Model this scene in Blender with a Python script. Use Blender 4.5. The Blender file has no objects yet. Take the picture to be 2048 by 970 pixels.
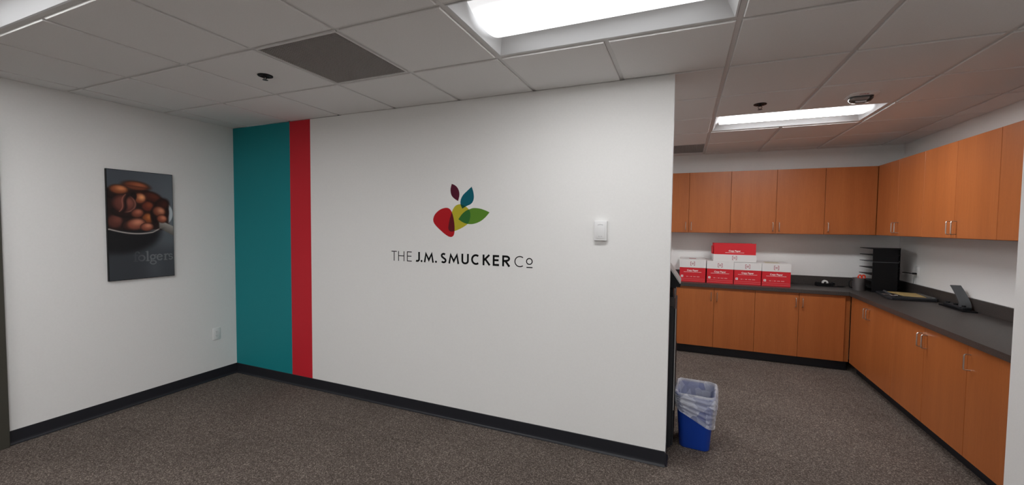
import bpy, bmesh, math, random
import numpy as np
from mathutils import Vector, Matrix

scene = bpy.context.scene
COL = scene.collection
random.seed(7)

# ------------------------------------------------------------------ camera
CAM = (2.2282, -0.9615, 1.5541)
RT = Vector((0.92211235, 0.38679028, 0.01010454))
UP = Vector((-0.02534431, 0.03432083, 0.99908946))
FW = Vector((-0.38609129, 0.92152882, -0.04145059))
cd = bpy.data.cameras.new('camera')
cam = bpy.data.objects.new('camera', cd)
COL.objects.link(cam)
m = Matrix((RT, UP, -FW)).transposed().to_4x4()
m.translation = Vector(CAM)
cam.matrix_world = m
cd.sensor_fit = 'HORIZONTAL'
cd.sensor_width = 36.0
cd.lens = 822.07 / 2048 * 36.0
cd.clip_start = 0.05
scene.camera = cam

# ------------------------------------------------------------------ world, exposure
w = bpy.data.worlds.new('world')
scene.world = w
w.use_nodes = True
w.node_tree.nodes['Background'].inputs[0].default_value = (0.6, 0.65, 0.7, 1)
w.node_tree.nodes['Background'].inputs[1].default_value = 0.2
vs = scene.view_settings
vs.view_transform = 'Standard'
vs.look = 'None'
vs.gamma = 1.0
vs.use_curve_mapping = False
vs.exposure = -0.32
LAMP = 44.0          # peak radiance of a ceiling light lens over its tubes

# ------------------------------------------------------------------ dimensions (metres)
T = 0.6096           # ceiling module
H = 2.5096           # ceiling height
XL = -2.030          # left wall
YW = 1.8305          # logo wall front
WT = 0.14            # wall thickness
XE = 2.149           # free end of the logo wall
YB = 5.05            # back wall of copy room
XR = 4.49            # right wall of copy room
XS = 3.80            # end of the short wall on the right
XF = 7.40            # right wall of the front room
YF = -5.40           # wall behind the camera
XK = -0.60            # left wall of the copy room
ZC = 0.875           # worktop height

# ------------------------------------------------------------------ materials
def mat(name, col, rough=0.5, metal=0.0, spec=0.5, emit=None, strength=0.0):
    mt = bpy.data.materials.new(name)
    mt.use_nodes = True
    b = mt.node_tree.nodes['Principled BSDF']
    b.inputs['Base Color'].default_value = (*col, 1)
    b.inputs['Roughness'].default_value = rough
    b.inputs['Metallic'].default_value = metal
    b.inputs['Specular IOR Level'].default_value = spec
    if emit:
        b.inputs['Emission Color'].default_value = (*emit, 1)
        b.inputs['Emission Strength'].default_value = strength
    return mt

def nodes(mt):
    nt = mt.node_tree
    return nt, nt.nodes['Principled BSDF']

def add_noise(mt, scale, c0, c1, stretch=(1, 1, 1), detail=4, lo=.3, hi=.7, bump=0.0, bdist=.001):
    nt, b = nodes(mt)
    tc = nt.nodes.new('ShaderNodeTexCoord')
    mp = nt.nodes.new('ShaderNodeMapping')
    mp.inputs['Scale'].default_value = stretch
    nz = nt.nodes.new('ShaderNodeTexNoise')
    nz.inputs['Scale'].default_value = scale
    nz.inputs['Detail'].default_value = detail
    rp = nt.nodes.new('ShaderNodeValToRGB')
    rp.color_ramp.elements[0].position = lo
    rp.color_ramp.elements[1].position = hi
    rp.color_ramp.elements[0].color = (*c0, 1)
    rp.color_ramp.elements[1].color = (*c1, 1)
    nt.links.new(tc.outputs['Object'], mp.inputs[0])
    nt.links.new(mp.outputs[0], nz.inputs['Vector'])
    nt.links.new(nz.outputs['Fac'], rp.inputs[0])
    nt.links.new(rp.outputs[0], b.inputs['Base Color'])
    if bump:
        bp = nt.nodes.new('ShaderNodeBump')
        bp.inputs['Strength'].default_value = bump
        bp.inputs['Distance'].default_value = bdist
        nt.links.new(nz.outputs['Fac'], bp.inputs['Height'])
        nt.links.new(bp.outputs[0], b.inputs['Normal'])
    return nt, b, nz, rp, mp

M = {}
M['wall'] = mat('wall_paint', (.85, .845, .83), .75, spec=.25)
add_noise(M['wall'], 90, (.84, .835, .82), (.86, .855, .84), bump=.12, bdist=.001)
M['teal'] = mat('teal_paint', (.005, .225, .25), .6, spec=.3)
M['red'] = mat('red_paint', (.60, .017, .03), .6, spec=.3)
M['base'] = mat('black_rubber', (.012, .013, .018), .45)
M['tile'] = mat('ceiling_tile', (.84, .83, .82), .9, spec=.1)
add_noise(M['tile'], 160, (.82, .81, .80), (.86, .85, .84), bump=.25, bdist=.001)
M['tee'] = mat('tee_paint', (.74, .73, .72), .6)
M['plenum'] = mat('plenum_dark', (.02, .02, .02), .9)
M['grille'] = mat('grille_grey', (.36, .34, .325), .6)
M['fixture'] = mat('fixture_white', (.70, .71, .72), .5)
def lens_mat(name, peak):
    """diffuser glowing brightest over the tubes and dimmer towards its rim"""
    mt = mat(name, (.8, .8, .8), .5, emit=(.985, .99, 1.0), strength=1.0)
    nt, b = nodes(mt); L = nt.links.new
    tc = nt.nodes.new('ShaderNodeTexCoord'); sp = nt.nodes.new('ShaderNodeSeparateXYZ')
    L(tc.outputs['Object'], sp.inputs[0])
    def fall(out, e0, e1):
        ab = nt.nodes.new('ShaderNodeMath'); ab.operation = 'ABSOLUTE'; L(out, ab.inputs[0])
        mr = nt.nodes.new('ShaderNodeMapRange'); mr.interpolation_type = 'SMOOTHSTEP'
        mr.inputs['From Min'].default_value = e1; mr.inputs['From Max'].default_value = e0
        L(ab.outputs[0], mr.inputs['Value']); return mr.outputs[0]
    fx = fall(sp.outputs[0], .42, .56); fy = fall(sp.outputs[1], .02, .17)
    mu = nt.nodes.new('ShaderNodeMath'); mu.operation = 'MULTIPLY'; L(fx, mu.inputs[0]); L(fy, mu.inputs[1])
    ma = nt.nodes.new('ShaderNodeMath'); ma.operation = 'MULTIPLY_ADD'; ma.inputs[1].default_value = peak; ma.inputs[2].default_value = .95
    L(mu.outputs[0], ma.inputs[0]); L(ma.outputs[0], b.inputs['Emission Strength'])
    return mt
M['lens'] = lens_mat('lamp_lens', LAMP)
M['lens_boost'] = lens_mat('lamp_lens_boost', LAMP * 1.22)  # copy room lenses turned up to lift the light level there
M['lens_dim'] = lens_mat('lamp_lens_dimmed', LAMP * .62)  # lens before the accent wall turned down to even out its light
M['black'] = mat('black_plastic', (.005, .005, .006), .5, spec=.22)
M['charcoal'] = mat('charcoal_plastic', (.020, .021, .024), .5, spec=.3)
M['dgrey'] = mat('dark_grey_plastic', (.075, .08, .085), .45)
M['lgrey'] = mat('light_grey_plastic', (.36, .35, .34), .5)
M['brownblack'] = mat('brown_black_plastic', (.03, .024, .024), .5)
M['steel'] = mat('satin_nickel', (.62, .58, .54), .28, 1.0)
M['chrome'] = mat('chrome', (.75, .75, .75), .15, 1.0)
M['white'] = mat('white_plastic', (.82, .82, .82), .4)
M['plate'] = mat('outlet_plate', (.84, .84, .83), .4)
M['slot'] = mat('slot_dark', (.05, .05, .05), .6)
M['faint'] = mat('faint_print', (.45, .46, .48), .6)
M['card_red'] = mat('carton_red', (.62, .012, .022), .55)
M['card_white'] = mat('carton_white', (.74, .73, .72), .6)
M['card_brown'] = mat('carton_inside', (.40, .30, .20), .8)
M['print_white'] = mat('print_white', (.85, .83, .82), .6)
M['print_red'] = mat('print_red', (.36, .035, .06), .6)
M['print_pink'] = mat('print_pink', (.70, .32, .32), .6)
M['pale_sheet'] = mat('pale_sheet', (.60, .57, .42), .7)
M['print_grey'] = mat('print_grey', (.12, .10, .11), .6)
M['text'] = mat('black_vinyl', (.004, .004, .004), .7, spec=.1)
M['l_red'] = mat('logo_red', (.46, .010, .016), .65, spec=.15)
M['l_yel'] = mat('logo_yellow', (.50, .44, .030), .65, spec=.15)
M['l_grn'] = mat('logo_green', (.105, .25, .025), .65, spec=.15)
M['l_teal'] = mat('logo_teal', (.003, .115, .155), .65, spec=.15)
M['l_mar'] = mat('logo_maroon', (.095, .010, .028), .65, spec=.15)
M['l_ry'] = mat('logo_red_over_yellow', (.12, .008, .014), .65, spec=.15)
M['l_gy'] = mat('logo_green_over_yellow', (.035, .15, .03), .65, spec=.15)
M['l_ty'] = mat('logo_teal_over_yellow', (.008, .075, .04), .65, spec=.15)
M['bin'] = mat('blue_plastic', (.007, .055, .40), .42)
M['tan'] = mat('cutter_tan', (.46, .33, .13), .5)
M['clear_grey'] = mat('smoky_plastic', (.16, .165, .165), .2)
M['scissor'] = mat('scissor_red', (.75, .045, .012), .35)
M['tape'] = mat('tape_white', (.8, .8, .78), .5)
M['frame'] = mat('door_frame_paint', (.050, .047, .036), .5)
M['doorleaf'] = mat('door_leaf', (.16, .10, .06), .5)

# carpet
M['carpet'] = mat('carpet', (.07, .06, .055), .95, spec=.05)
def carpet():
    nt, b = nodes(M['carpet'])
    tc = nt.nodes.new('ShaderNodeTexCoord')
    vo = nt.nodes.new('ShaderNodeTexVoronoi'); vo.inputs['Scale'].default_value = 190
    wn = nt.nodes.new('ShaderNodeSeparateColor')
    rp = nt.nodes.new('ShaderNodeValToRGB')
    e = rp.color_ramp.elements
    e[0].position = 0; e[0].color = (.068, .055, .048, 1)
    e[1].position = 1; e[1].color = (.32, .27, .235, 1)
    for p, c in ((.35, (.105, .085, .074)), (.7, (.155, .127, .110)), (.9, (.22, .185, .16))):
        k = e.new(p); k.color = (*c, 1)
    nz = nt.nodes.new('ShaderNodeTexNoise'); nz.inputs['Scale'].default_value = 1.7; nz.inputs['Detail'].default_value = 3
    mr = nt.nodes.new('ShaderNodeMapRange')
    mr.inputs['From Min'].default_value = .3; mr.inputs['From Max'].default_value = .7
    mr.inputs['To Min'].default_value = .9; mr.inputs['To Max'].default_value = 1.1
    mx = nt.nodes.new('ShaderNodeVectorMath'); mx.operation = 'SCALE'
    bp = nt.nodes.new('ShaderNodeBump'); bp.inputs['Strength'].default_value = .8; bp.inputs['Distance'].default_value = .003
    inv = nt.nodes.new('ShaderNodeMath'); inv.operation = 'SUBTRACT'; inv.inputs[0].default_value = 1
    L = nt.links.new
    L(tc.outputs['Object'], vo.inputs['Vector']); L(tc.outputs['Object'], nz.inputs['Vector'])
    L(vo.outputs['Color'], wn.inputs[0]); L(wn.outputs[0], rp.inputs[0])
    L(nz.outputs['Fac'], mr.inputs['Value'])
    L(rp.outputs[0], mx.inputs[0]); L(mr.outputs[0], mx.inputs['Scale'])
    L(mx.outputs[0], b.inputs['Base Color'])
    L(vo.outputs['Distance'], inv.inputs[1]); L(inv.outputs[0], bp.inputs['Height']); L(bp.outputs[0], b.inputs['Normal'])
carpet()

# wood veneer with upright grain; every door gets its own piece of veneer
def wood(name, base, dark):
    mt = mat(name, base, .38, spec=.4)
    nt, b = nodes(mt)
    L = nt.links.new
    tc = nt.nodes.new('ShaderNodeTexCoord')
    oi = nt.nodes.new('ShaderNodeObjectInfo')
    ad = nt.nodes.new('ShaderNodeVectorMath'); ad.operation = 'ADD'
    sc = nt.nodes.new('ShaderNodeVectorMath'); sc.operation = 'SCALE'; sc.inputs['Scale'].default_value = 13.7
    cmb = nt.nodes.new('ShaderNodeCombineXYZ')
    for k in range(3): L(oi.outputs['Random'], cmb.inputs[k])
    L(cmb.outputs[0], sc.inputs[0])
    L(tc.outputs['Object'], ad.inputs[0]); L(sc.outputs[0], ad.inputs[1])
    def layer(scale, stretch, detail):
        mp = nt.nodes.new('ShaderNodeMapping'); mp.inputs['Scale'].default_value = stretch
        n = nt.nodes.new('ShaderNodeTexNoise'); n.inputs['Scale'].default_value = scale; n.inputs['Detail'].default_value = detail
        L(ad.outputs[0], mp.inputs[0]); L(mp.outputs[0], n.inputs['Vector'])
        return n
    a = layer(9, (1, 1, .05), 3)
    f = layer(120, (1, 1, .045), 2)
    p = layer(210, (1, 1, .25), 1)
    ma = nt.nodes.new('ShaderNodeMath'); ma.operation = 'MULTIPLY_ADD'; ma.inputs[1].default_value = .55
    mb = nt.nodes.new('ShaderNodeMath'); mb.operation = 'MULTIPLY'; mb.inputs[1].default_value = .30
    mc = nt.nodes.new('ShaderNodeMath'); mc.operation = 'MULTIPLY_ADD'; mc.inputs[1].default_value = .18
    L(f.outputs['Fac'], mb.inputs[0])
    L(a.outputs['Fac'], ma.inputs[0]); L(mb.outputs[0], ma.inputs[2])
    L(p.outputs['Fac'], mc.inputs[0]); L(ma.outputs[0], mc.inputs[2])
    rp = nt.nodes.new('ShaderNodeValToRGB')
    rp.color_ramp.elements[0].position = .26; rp.color_ramp.elements[0].color = (*dark, 1)
    rp.color_ramp.elements[1].position = .76; rp.color_ramp.elements[1].color = (*base, 1)
    L(mc.outputs[0], rp.inputs[0]); L(rp.outputs[0], b.inputs['Base Color'])
    return mt
M['wood'] = wood('cherry_veneer', (.48, .150, .042), (.345, .098, .025))
M['carcass'] = mat('cabinet_carcass', (.20, .075, .025), .6)
M['counter'] = mat('counter_laminate', (.05, .043, .04), .42, spec=.45)
add_noise(M['counter'], 130, (.036, .031, .029), (.070, .060, .055), detail=3)

M['bag'] = bpy.data.materials.new('bin_liner_film'); M['bag'].use_nodes = True
def bagmat():
    nt = M['bag'].node_tree
    b = nt.nodes['Principled BSDF']
    b.inputs['Base Color'].default_value = (.84, .86, .90, 1)
    b.inputs['Roughness'].default_value = .35
    tl = nt.nodes.new('ShaderNodeBsdfTranslucent'); tl.inputs[0].default_value = (.75, .79, .86, 1)
    tr = nt.nodes.new('ShaderNodeBsdfTransparent')
    m1 = nt.nodes.new('ShaderNodeMixShader'); m1.inputs[0].default_value = .25
    m2 = nt.nodes.new('ShaderNodeMixShader'); m2.inputs[0].default_value = .42
    tv = nt.nodes.new('ShaderNodeTexCoord'); nv = nt.nodes.new('ShaderNodeTexVoronoi'); nv.inputs['Scale'].default_value = 17
    mv = nt.nodes.new('ShaderNodeMapRange'); mv.inputs['To Min'].default_value = .18; mv.inputs['To Max'].default_value = .66
    sv = nt.nodes.new('ShaderNodeSeparateColor')
    nt.links.new(tv.outputs['Object'], nv.inputs['Vector']); nt.links.new(nv.outputs['Color'], sv.inputs[0]); nt.links.new(sv.outputs[0], mv.inputs['Value']); nt.links.new(mv.outputs[0], m2.inputs[0])
    tcb = nt.nodes.new('ShaderNodeTexCoord'); nzb = nt.nodes.new('ShaderNodeTexNoise'); nzb.inputs['Scale'].default_value = 24
    nzb.inputs['Detail'].default_value = 3; nzb.inputs['Distortion'].default_value = 1.2
    bpb = nt.nodes.new('ShaderNodeBump'); bpb.inputs['Strength'].default_value = .7; bpb.inputs['Distance'].default_value = .016
    nt.links.new(tcb.outputs['Object'], nzb.inputs['Vector']); nt.links.new(nzb.outputs['Fac'], bpb.inputs['Height'])
    nt.links.new(bpb.outputs[0], b.inputs['Normal'])
    out = nt.nodes['Material Output']
    nt.links.new(b.outputs[0], m1.inputs[1]); nt.links.new(tl.outputs[0], m1.inputs[2])
    nt.links.new(m1.outputs[0], m2.inputs[1]); nt.links.new(tr.outputs[0], m2.inputs[2])
    nt.links.new(m2.outputs[0], out.inputs[0])
bagmat()
M['glass'] = mat('clear_lens', (.95, .95, .97), .05)
M['glass'].node_tree.nodes['Principled BSDF'].inputs['Transmission Weight'].default_value = 0.92
M['glass'].node_tree.nodes['Principled BSDF'].inputs['IOR'].default_value = 1.3

# ------------------------------------------------------------------ mesh helpers
def bx(bm, x0, x1, y0, y1, z0, z1, bev=0.0, seg=1):
    vv = [bm.verts.new((x, y, z)) for z in (z0, z1) for y in (y0, y1) for x in (x0, x1)]
    fs = [bm.faces.new([vv[i] for i in f]) for f in ((0, 2, 3, 1), (4, 5, 7, 6), (0, 1, 5, 4), (2, 6, 7, 3), (0, 4, 6, 2), (1, 3, 7, 5))]
    if bev > 0:
        es = list({e for f in fs for e in f.edges})
        bmesh.ops.bevel(bm, geom=es, offset=bev, segments=seg, affect='EDGES', profile=.5)
    return bm

def prism(bm, pts, axis, a, b):
    """extrude a 2D polygon; axis 'x': pts=(y,z), 'y': pts=(x,z), 'z': pts=(x,y)"""
    def p3(p, t):
        return {'x': (t, p[0], p[1]), 'y': (p[0], t, p[1]), 'z': (p[0], p[1], t)}[axis]
    A = [bm.verts.new(p3(p, a)) for p in pts]
    B = [bm.verts.new(p3(p, b)) for p in pts]
    n = len(pts)
    bm.faces.new(A); bm.faces.new(B[::-1])
    for i in range(n):
        bm.faces.new((A[i], B[i], B[(i + 1) % n], A[(i + 1) % n]))
    return bm

def lathe(bm, prof, seg=24, c=(0, 0), cap=True):
    rings = []
    for r, z in prof:
        if r < 1e-6:
            rings.append([bm.verts.new((c[0], c[1], z))])
        else:
            rings.append([bm.verts.new((c[0] + r * math.cos(2 * math.pi * k / seg), c[1] + r * math.sin(2 * math.pi * k / seg), z)) for k in range(seg)])
    for A, B in zip(rings, rings[1:]):
        for k in range(seg):
            a0, a1 = A[k % len(A)], A[(k + 1) % len(A)]
            b0, b1 = B[k % len(B)], B[(k + 1) % len(B)]
            f = []
            for v in (a0, a1, b1, b0):
                if v not in f: f.append(v)
            if len(f) > 2: bm.faces.new(f)
    return bm

def tube(bm, path, r, seg=8):
    path = [Vector(p) for p in path]
    rings = []
    ref = None
    for i, p in enumerate(path):
        t = (path[min(i + 1, len(path) - 1)] - path[max(i - 1, 0)]).normalized()
        if ref is None:
            ref = t.orthogonal().normalized()
        ref = (ref - t * ref.dot(t)).normalized()
        bi = t.cross(ref)
        rings.append([bm.verts.new(p + r * (ref * math.cos(2 * math.pi * k / seg) + bi * math.sin(2 * math.pi * k / seg))) for k in range(seg)])
    for A, B in zip(rings, rings[1:]):
        for k in range(seg):
            bm.faces.new((A[k], A[(k + 1) % seg], B[(k + 1) % seg], B[k]))
    bm.faces.new(rings[0][::-1]); bm.faces.new(rings[-1])
    return bm

def arc(c, r, a0, a1, n, plane='yz'):
    out = []
    for k in range(n + 1):
        a = math.radians(a0 + (a1 - a0) * k / n)
        out.append((c[0] + r * math.cos(a), c[1] + r * math.sin(a)))
    return out

def new_mesh(name, bm, material, smooth=False):
    bmesh.ops.recalc_face_normals(bm, faces=bm.faces)
    me = bpy.data.meshes.new(name)
    bm.to_mesh(me); bm.free()
    if material is not None: me.materials.append(M[material])
    if smooth:
        for p in me.polygons: p.use_smooth = True
        try: me.set_sharp_from_angle(angle=math.radians(38))
        except Exception: pass
    return me

def obj(name, bm, material, parent=None, loc=None, rot=None, smooth=False, label=None):
    me = bm if isinstance(bm, bpy.types.Mesh) else new_mesh(name, bm, material, smooth)
    o = bpy.data.objects.new(name, me)
    COL.objects.link(o)
    if parent is not None: o.parent = parent
    if loc: o.location = loc
    if rot: o.rotation_euler = rot
    if label: o['label'] = label
    return o

def tag(o, label, cat, group=None, kind=None):
    if label: o['label'] = label
    if cat: o['category'] = cat
    if group: o['group'] = group
    if kind: o['kind'] = kind
    return o

def thing(name, label, cat, loc=(0, 0, 0), rz=0.0, group=None):
    o = bpy.data.objects.new(name, None)
    o.empty_display_size = .05
    COL.objects.link(o)
    o.location = loc; o.rotation_euler = (0, 0, rz)
    return tag(o, label, cat, group)

def struct(name, bm, material, label, cat):
    o = obj(name, bm, material)
    return tag(o, label, cat, kind='structure')

def B(*a, **k): return bx(bmesh.new(), *a, **k)

# ------------------------------------------------------------------ room shell
struct('floor', B(XL - .1, XF + .1, YF - .1, YB + .1, -.1, 0), 'carpet', 'brown-grey flecked loop carpet floor of both rooms', 'floor')
wall_logo = struct('wall_logo', B(XL, XE, YW, YW + WT, 0, H - .001), 'wall', 'white accent wall that carries the lettering and coloured stripes', 'wall')
wall_left = struct('wall_left', B(XL - .12, XL, YF, YW + WT, 0, H + .05), 'wall', 'white wall with the dark poster on the left', 'wall')
struct('wall_back', B(XK - .1, XR + .1, YB, YB + .1, 0, H + .05), 'wall', 'white back wall of the copy room behind the cabinets', 'wall')
struct('wall_right', B(XR, XR + .1, YW + WT, YB, 0, H + .05), 'wall', 'white right wall of the copy room behind the cabinets', 'wall')
struct('wall_stub', B(XS, XF, YW, YW + WT, 0, H - .001), 'wall', 'pale wall end at the right edge beside the counter', 'wall')
struct('wall_front', B(XL - .1, XF + .1, YF - .1, YF, 0, H + .05), 'wall', 'white wall behind the viewer', 'wall')
struct('wall_far_right', B(XF, XF + .1, YF, YW + WT, 0, H + .05), 'wall', 'white wall to the right of the viewer', 'wall')
struct('wall_inner', B(XK - .1, XK, YW + WT, YB, 0, H + .05), 'wall', 'white wall closing the copy room behind the accent wall', 'wall')

# painted stripes on the accent wall
obj('teal_stripe', B(XL + .0005, -1.222, YW - .0008, YW + .002, .09, H - .002), 'teal', wall_logo, label='broad teal painted stripe')
obj('red_stripe', B(-1.222, -.960, YW - .0008, YW + .002, .09, H - .002), 'red', wall_logo, label='red painted stripe')
# metal corner bead at the free end of the accent wall
obj('corner_bead', B(XE - .004, XE + .0015, YW - .0012, YW + .012, .09, H - .002, bev=.0008), 'white', wall_logo)

# cove baseboards: flat face with a small curved toe
def cove(p0, p1, nrm, name, label):
    d = Vector((p1[0] - p0[0], p1[1] - p0[1], 0)); n = Vector((nrm[0], nrm[1], 0))
    prof = [(0, .0), (.014, .0), (.0145, .003), (.009, .007), (.005, .014), (.0035, .025), (.003, .097), (.0015, .1), (0, .1)]
    bm = bmesh.new()
    rows = []
    for q in (p0, p1):
        rows.append([bm.verts.new((q[0] + n.x * a, q[1] + n.y * a, b)) for a, b in prof])
    k = len(prof)
    for i in range(k):
        bm.faces.new((rows[0][i], rows[0][(i + 1) % k], rows[1][(i + 1) % k], rows[1][i]))
    bm.faces.new(rows[0]); bm.faces.new(rows[1][::-1])
    return struct(name, bm, 'base', label, 'baseboard')
cove((XL, YW), (XE, YW), (0, -1), 'baseboard_back', 'black rubber baseboard under the accent wall')
cove((XL, .258), (XL, YW), (1, 0), 'baseboard_left', 'black rubber baseboard under the poster wall')
cove((XE, YW), (XE, YW + WT), (1, 0), 'baseboard_end', 'short black baseboard round the end of the accent wall')
cove((XS, YW), (XF, YW), (0, -1), 'baseboard_right', 'black rubber baseboard under the short wall at the right')
cove((XS, YW), (XS, YW + WT), (-1, 0), 'baseboard_stub', 'black rubber baseboard round the right wall end')

# door on the left wall (only its jamb shows at the left edge)
dr = thing('door_1', 'dark door and frame at the left edge of the poster wall', 'door', (XL, 0, 0)); dr['kind'] = 'structure'
obj('jamb', B(-.03, .035, .195, .258, 0, 2.13, bev=.003), 'frame', dr)
obj('jamb', B(-.03, .035, -.823, -.76, 0, 2.13, bev=.003), 'frame', dr)
obj('head', B(-.03, .035, -.823, .258, 2.13, 2.19, bev=.003), 'frame', dr)
leaf = obj('door_leaf', B(.0, .02, -.757, .192, .008, 2.127, bev=.002), 'doorleaf', dr)
hb = bmesh.new(); tube(hb, [(.02, -.68, 1.0), (.075, -.68, 1.0), (.08, -.67, 1.0), (.08, -.56, 1.0)], .009)
obj('lever_handle', hb, 'steel', leaf, smooth=True)

# ------------------------------------------------------------------ ceiling: slab, tees, tiles
ceil = struct('ceiling', B(XL - .1, XF + .1, YF - .1, YB + .1, H + .16, H + .2), 'plenum', 'suspended ceiling of square tiles in a grid', 'ceiling')
ZT = H + .009        # underside of the tees
I0, I1, J0, J1 = -3, 8, -5, 8
def extent_i(i): return i * T
LIGHTS = [(-2, -1), (2, 1), (4, 5), (0, 5), (2, -4), (-2, -4), (6, -2), (9, 0), (6, -6), (2, -8), (-2, -8), (9, -4)]     # (i, j) of the 2 x 1 module fittings; those out of view are added
def tee_runs():
    blocked_x = set(); blocked_y = set()
    for i, j in LIGHTS: blocked_x.add((i + 1, j))        # the line through the middle of a fitting
    return blocked_x
blk = tee_runs()
def tee_x(i):            # line of constant x, from module to module
    x = i * T
    top = YB if XK < x < XR else YW
    y0 = YF
    for j in range(-9, 9):
        if (i, j) in blk:
            if j * T - .012 > y0: yield (y0, j * T - .012)
            y0 = (j + 1) * T + .012
    if top > y0: yield (y0, top)
for i in range(-3, 13):
    x = i * T
    if x > XF - .02: continue
    for y0, y1 in tee_x(i):
        obj('ceiling_tee', B(x - .012, x + .012, y0, y1, ZT, ZT + .012), 'tee', ceil)
for j in range(-8, 9):
    y = j * T
    xa, xb = (XL, XF) if y < YW + .01 else (XK, XR)
    obj('ceiling_tee', B(xa, xb, y - .012, y + .012, ZT + .0004, ZT + .012), 'tee', ceil)

GRILLES = [(0, 1), (3, 7)]
skip = set(GRILLES)
for i, j in LIGHTS:
    skip.add((i, j)); skip.add((i + 1, j))
tile_cache = {}
def tile_mesh(wx, wy):
    k = (round(wx, 4), round(wy, 4))
    if k not in tile_cache:
        b = bmesh.new()
        hx, hy = wx / 2, wy / 2
        # face proud of the tees, chamfered rim, shoulder resting on the tee
        lv = [(0.0, .0), (0.0022, -.0), ]
        zs = [(.004, 0.0), (.0, .0035), (.0, .011), (-.003, .022)]
        rings = []
        for ins, z in zs:
            ax, ay = hx - ins, hy - ins
            rings.append([b.verts.new(p) for p in ((-ax, -ay, z), (ax, -ay, z), (ax, ay, z), (-ax, ay, z))])
        b.faces.new(rings[0][::-1])
        for A, C in zip(rings, rings[1:]):
            for q in range(4): b.faces.new((A[q], A[(q + 1) % 4], C[(q + 1) % 4], C[q]))
        b.faces.new(rings[-1])
        tile_cache[k] = new_mesh('ceiling_tile', b, 'tile')
    return tile_cache[k]
def put_tile(x0, x1, y0, y1):
    if x1 - x0 < .03 or y1 - y0 < .03: return
    o = obj('ceiling_tile', tile_mesh(x1 - x0, y1 - y0), None, ceil)
    o.location = ((x0 + x1) / 2, (y0 + y1) / 2, H)
g = .0135
for i in range(-4, 13):
    for j in range(-9, 9):
        if (i, j) in skip: continue
        x0, x1 = i * T + g, (i + 1) * T - g
        y0, y1 = j * T + g, (j + 1) * T - g
        if j <= 2:
            put_tile(max(x0, XL + .004), min(x1, XF - .004), max(y0, YF + .004), (YW - .0015 if (j == 2 and (i <= 2 or i >= 7)) else y1))
        else:
            if j == 3:
                y0 = y0
            put_tile(max(x0, XK + .004), min(x1, XR - .004), y0, min(y1, YB - .004))

# return air grilles: egg-crate panel below a dark plenum box
def grille(i, j, label):
    t = thing('return_grille', label, 'vent', ((i + .5) * T, (j + .5) * T, H), group='return air grilles in the ceiling')
    h = T / 2 - .014
    fb = bmesh.new()
    for s in (-1, 1):
        bx(fb, -h, h, s * h - .006, s * h + .006, .001, .018)
        bx(fb, s * h - .006, s * h + .006, -h + .006, h - .006, .001, .018)
    obj('frame', fb, 'tee', t)
    n = 44
    cb = bmesh.new()
    for k in range(1, n):
        c = -h + 2 * h * k / n
        bx(cb, c - .0017, c + .0017, -h + .006, h - .006, .004, .016)
        bx(cb, -h + .006, h - .006, c - .0017, c + .0017, .0042, .0158)
    o = obj('egg_crate', cb, 'grille', t); o['kind'] = 'stuff'
    obj('plenum_box', B(-h, h, -h, h, .10, .11), 'plenum', t)
grille(0, 1, 'dark square egg-crate return grille in the ceiling before the accent wall')
grille(3, 7, 'dark return grille in the copy room ceiling above the back cabinets')

# recessed ceiling lights: lip, two sloping side reflectors, end plates, bowed lens
def ceiling_light(i, j, label):
    t = thing('ceiling_light', label, 'light', ((i + 1) * T, (j + .5) * T, H), group='recessed ceiling lights')
    X, Y = T - .014, T / 2 - .014
    lx, ly = X - .055, Y - .095
    zt = .065
    hb = bmesh.new()
    z0 = .006
    def quad(*p):
        hb.faces.new([hb.verts.new(q) for q in p])
    for s in (-1, 1):
        # lip
        quad((-X, s * Y, z0), (X, s * Y, z0), (X, s * (Y - .008), z0 + .001), (-X, s * (Y - .008), z0 + .001))
        quad((s * X, -Y, z0), (s * X, Y, z0), (s * (X - .008), Y, z0 + .001), (s * (X - .008), -Y, z0 + .001))
        # long reflectors
        quad((-X + .008, s * (Y - .008), z0 + .001), (X - .008, s * (Y - .008), z0 + .001), (lx, s * ly, zt), (-lx, s * ly, zt))
        # end plates
        quad((s * (X - .008), -Y + .008, z0 + .001), (s * (X - .008), Y - .008, z0 + .001), (s * lx, ly, zt), (s * lx, -ly, zt))
    # top cover above the lens and outside skirts
    quad((-X, -Y, .12), (X, -Y, .12), (X, Y, .12), (-X, Y, .12))
    for s in (-1, 1):
        quad((-X, s * Y, z0), (X, s * Y, z0), (X, s * Y, .12), (-X, s * Y, .12))
        quad((s * X, -Y, z0), (s * X, Y, z0), (s * X, Y, .12), (s * X, -Y, .12))
    obj('housing', hb, 'fixture', t)
    lb = bmesh.new()
    n = 16
    rows = []
    for k in range(n + 1):
        a = k / n * 2 - 1
        z = zt - .052 * (1 - abs(a) ** 2.2)
        rows.append((lb.verts.new((-lx, a * ly, z)), lb.verts.new((lx, a * ly, z))))
    for A, C in zip(rows, rows[1:]): lb.faces.new((A[0], A[1], C[1], C[0]))
    # closed ends of the lens
    for e in (0, 1): lb.faces.new([r[e] for r in rows])
    obj('lens', lb, 'lens_dim' if (i, j) == (2, 1) else 'lens_boost' if j == 5 else 'lens', t, smooth=True)
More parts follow.
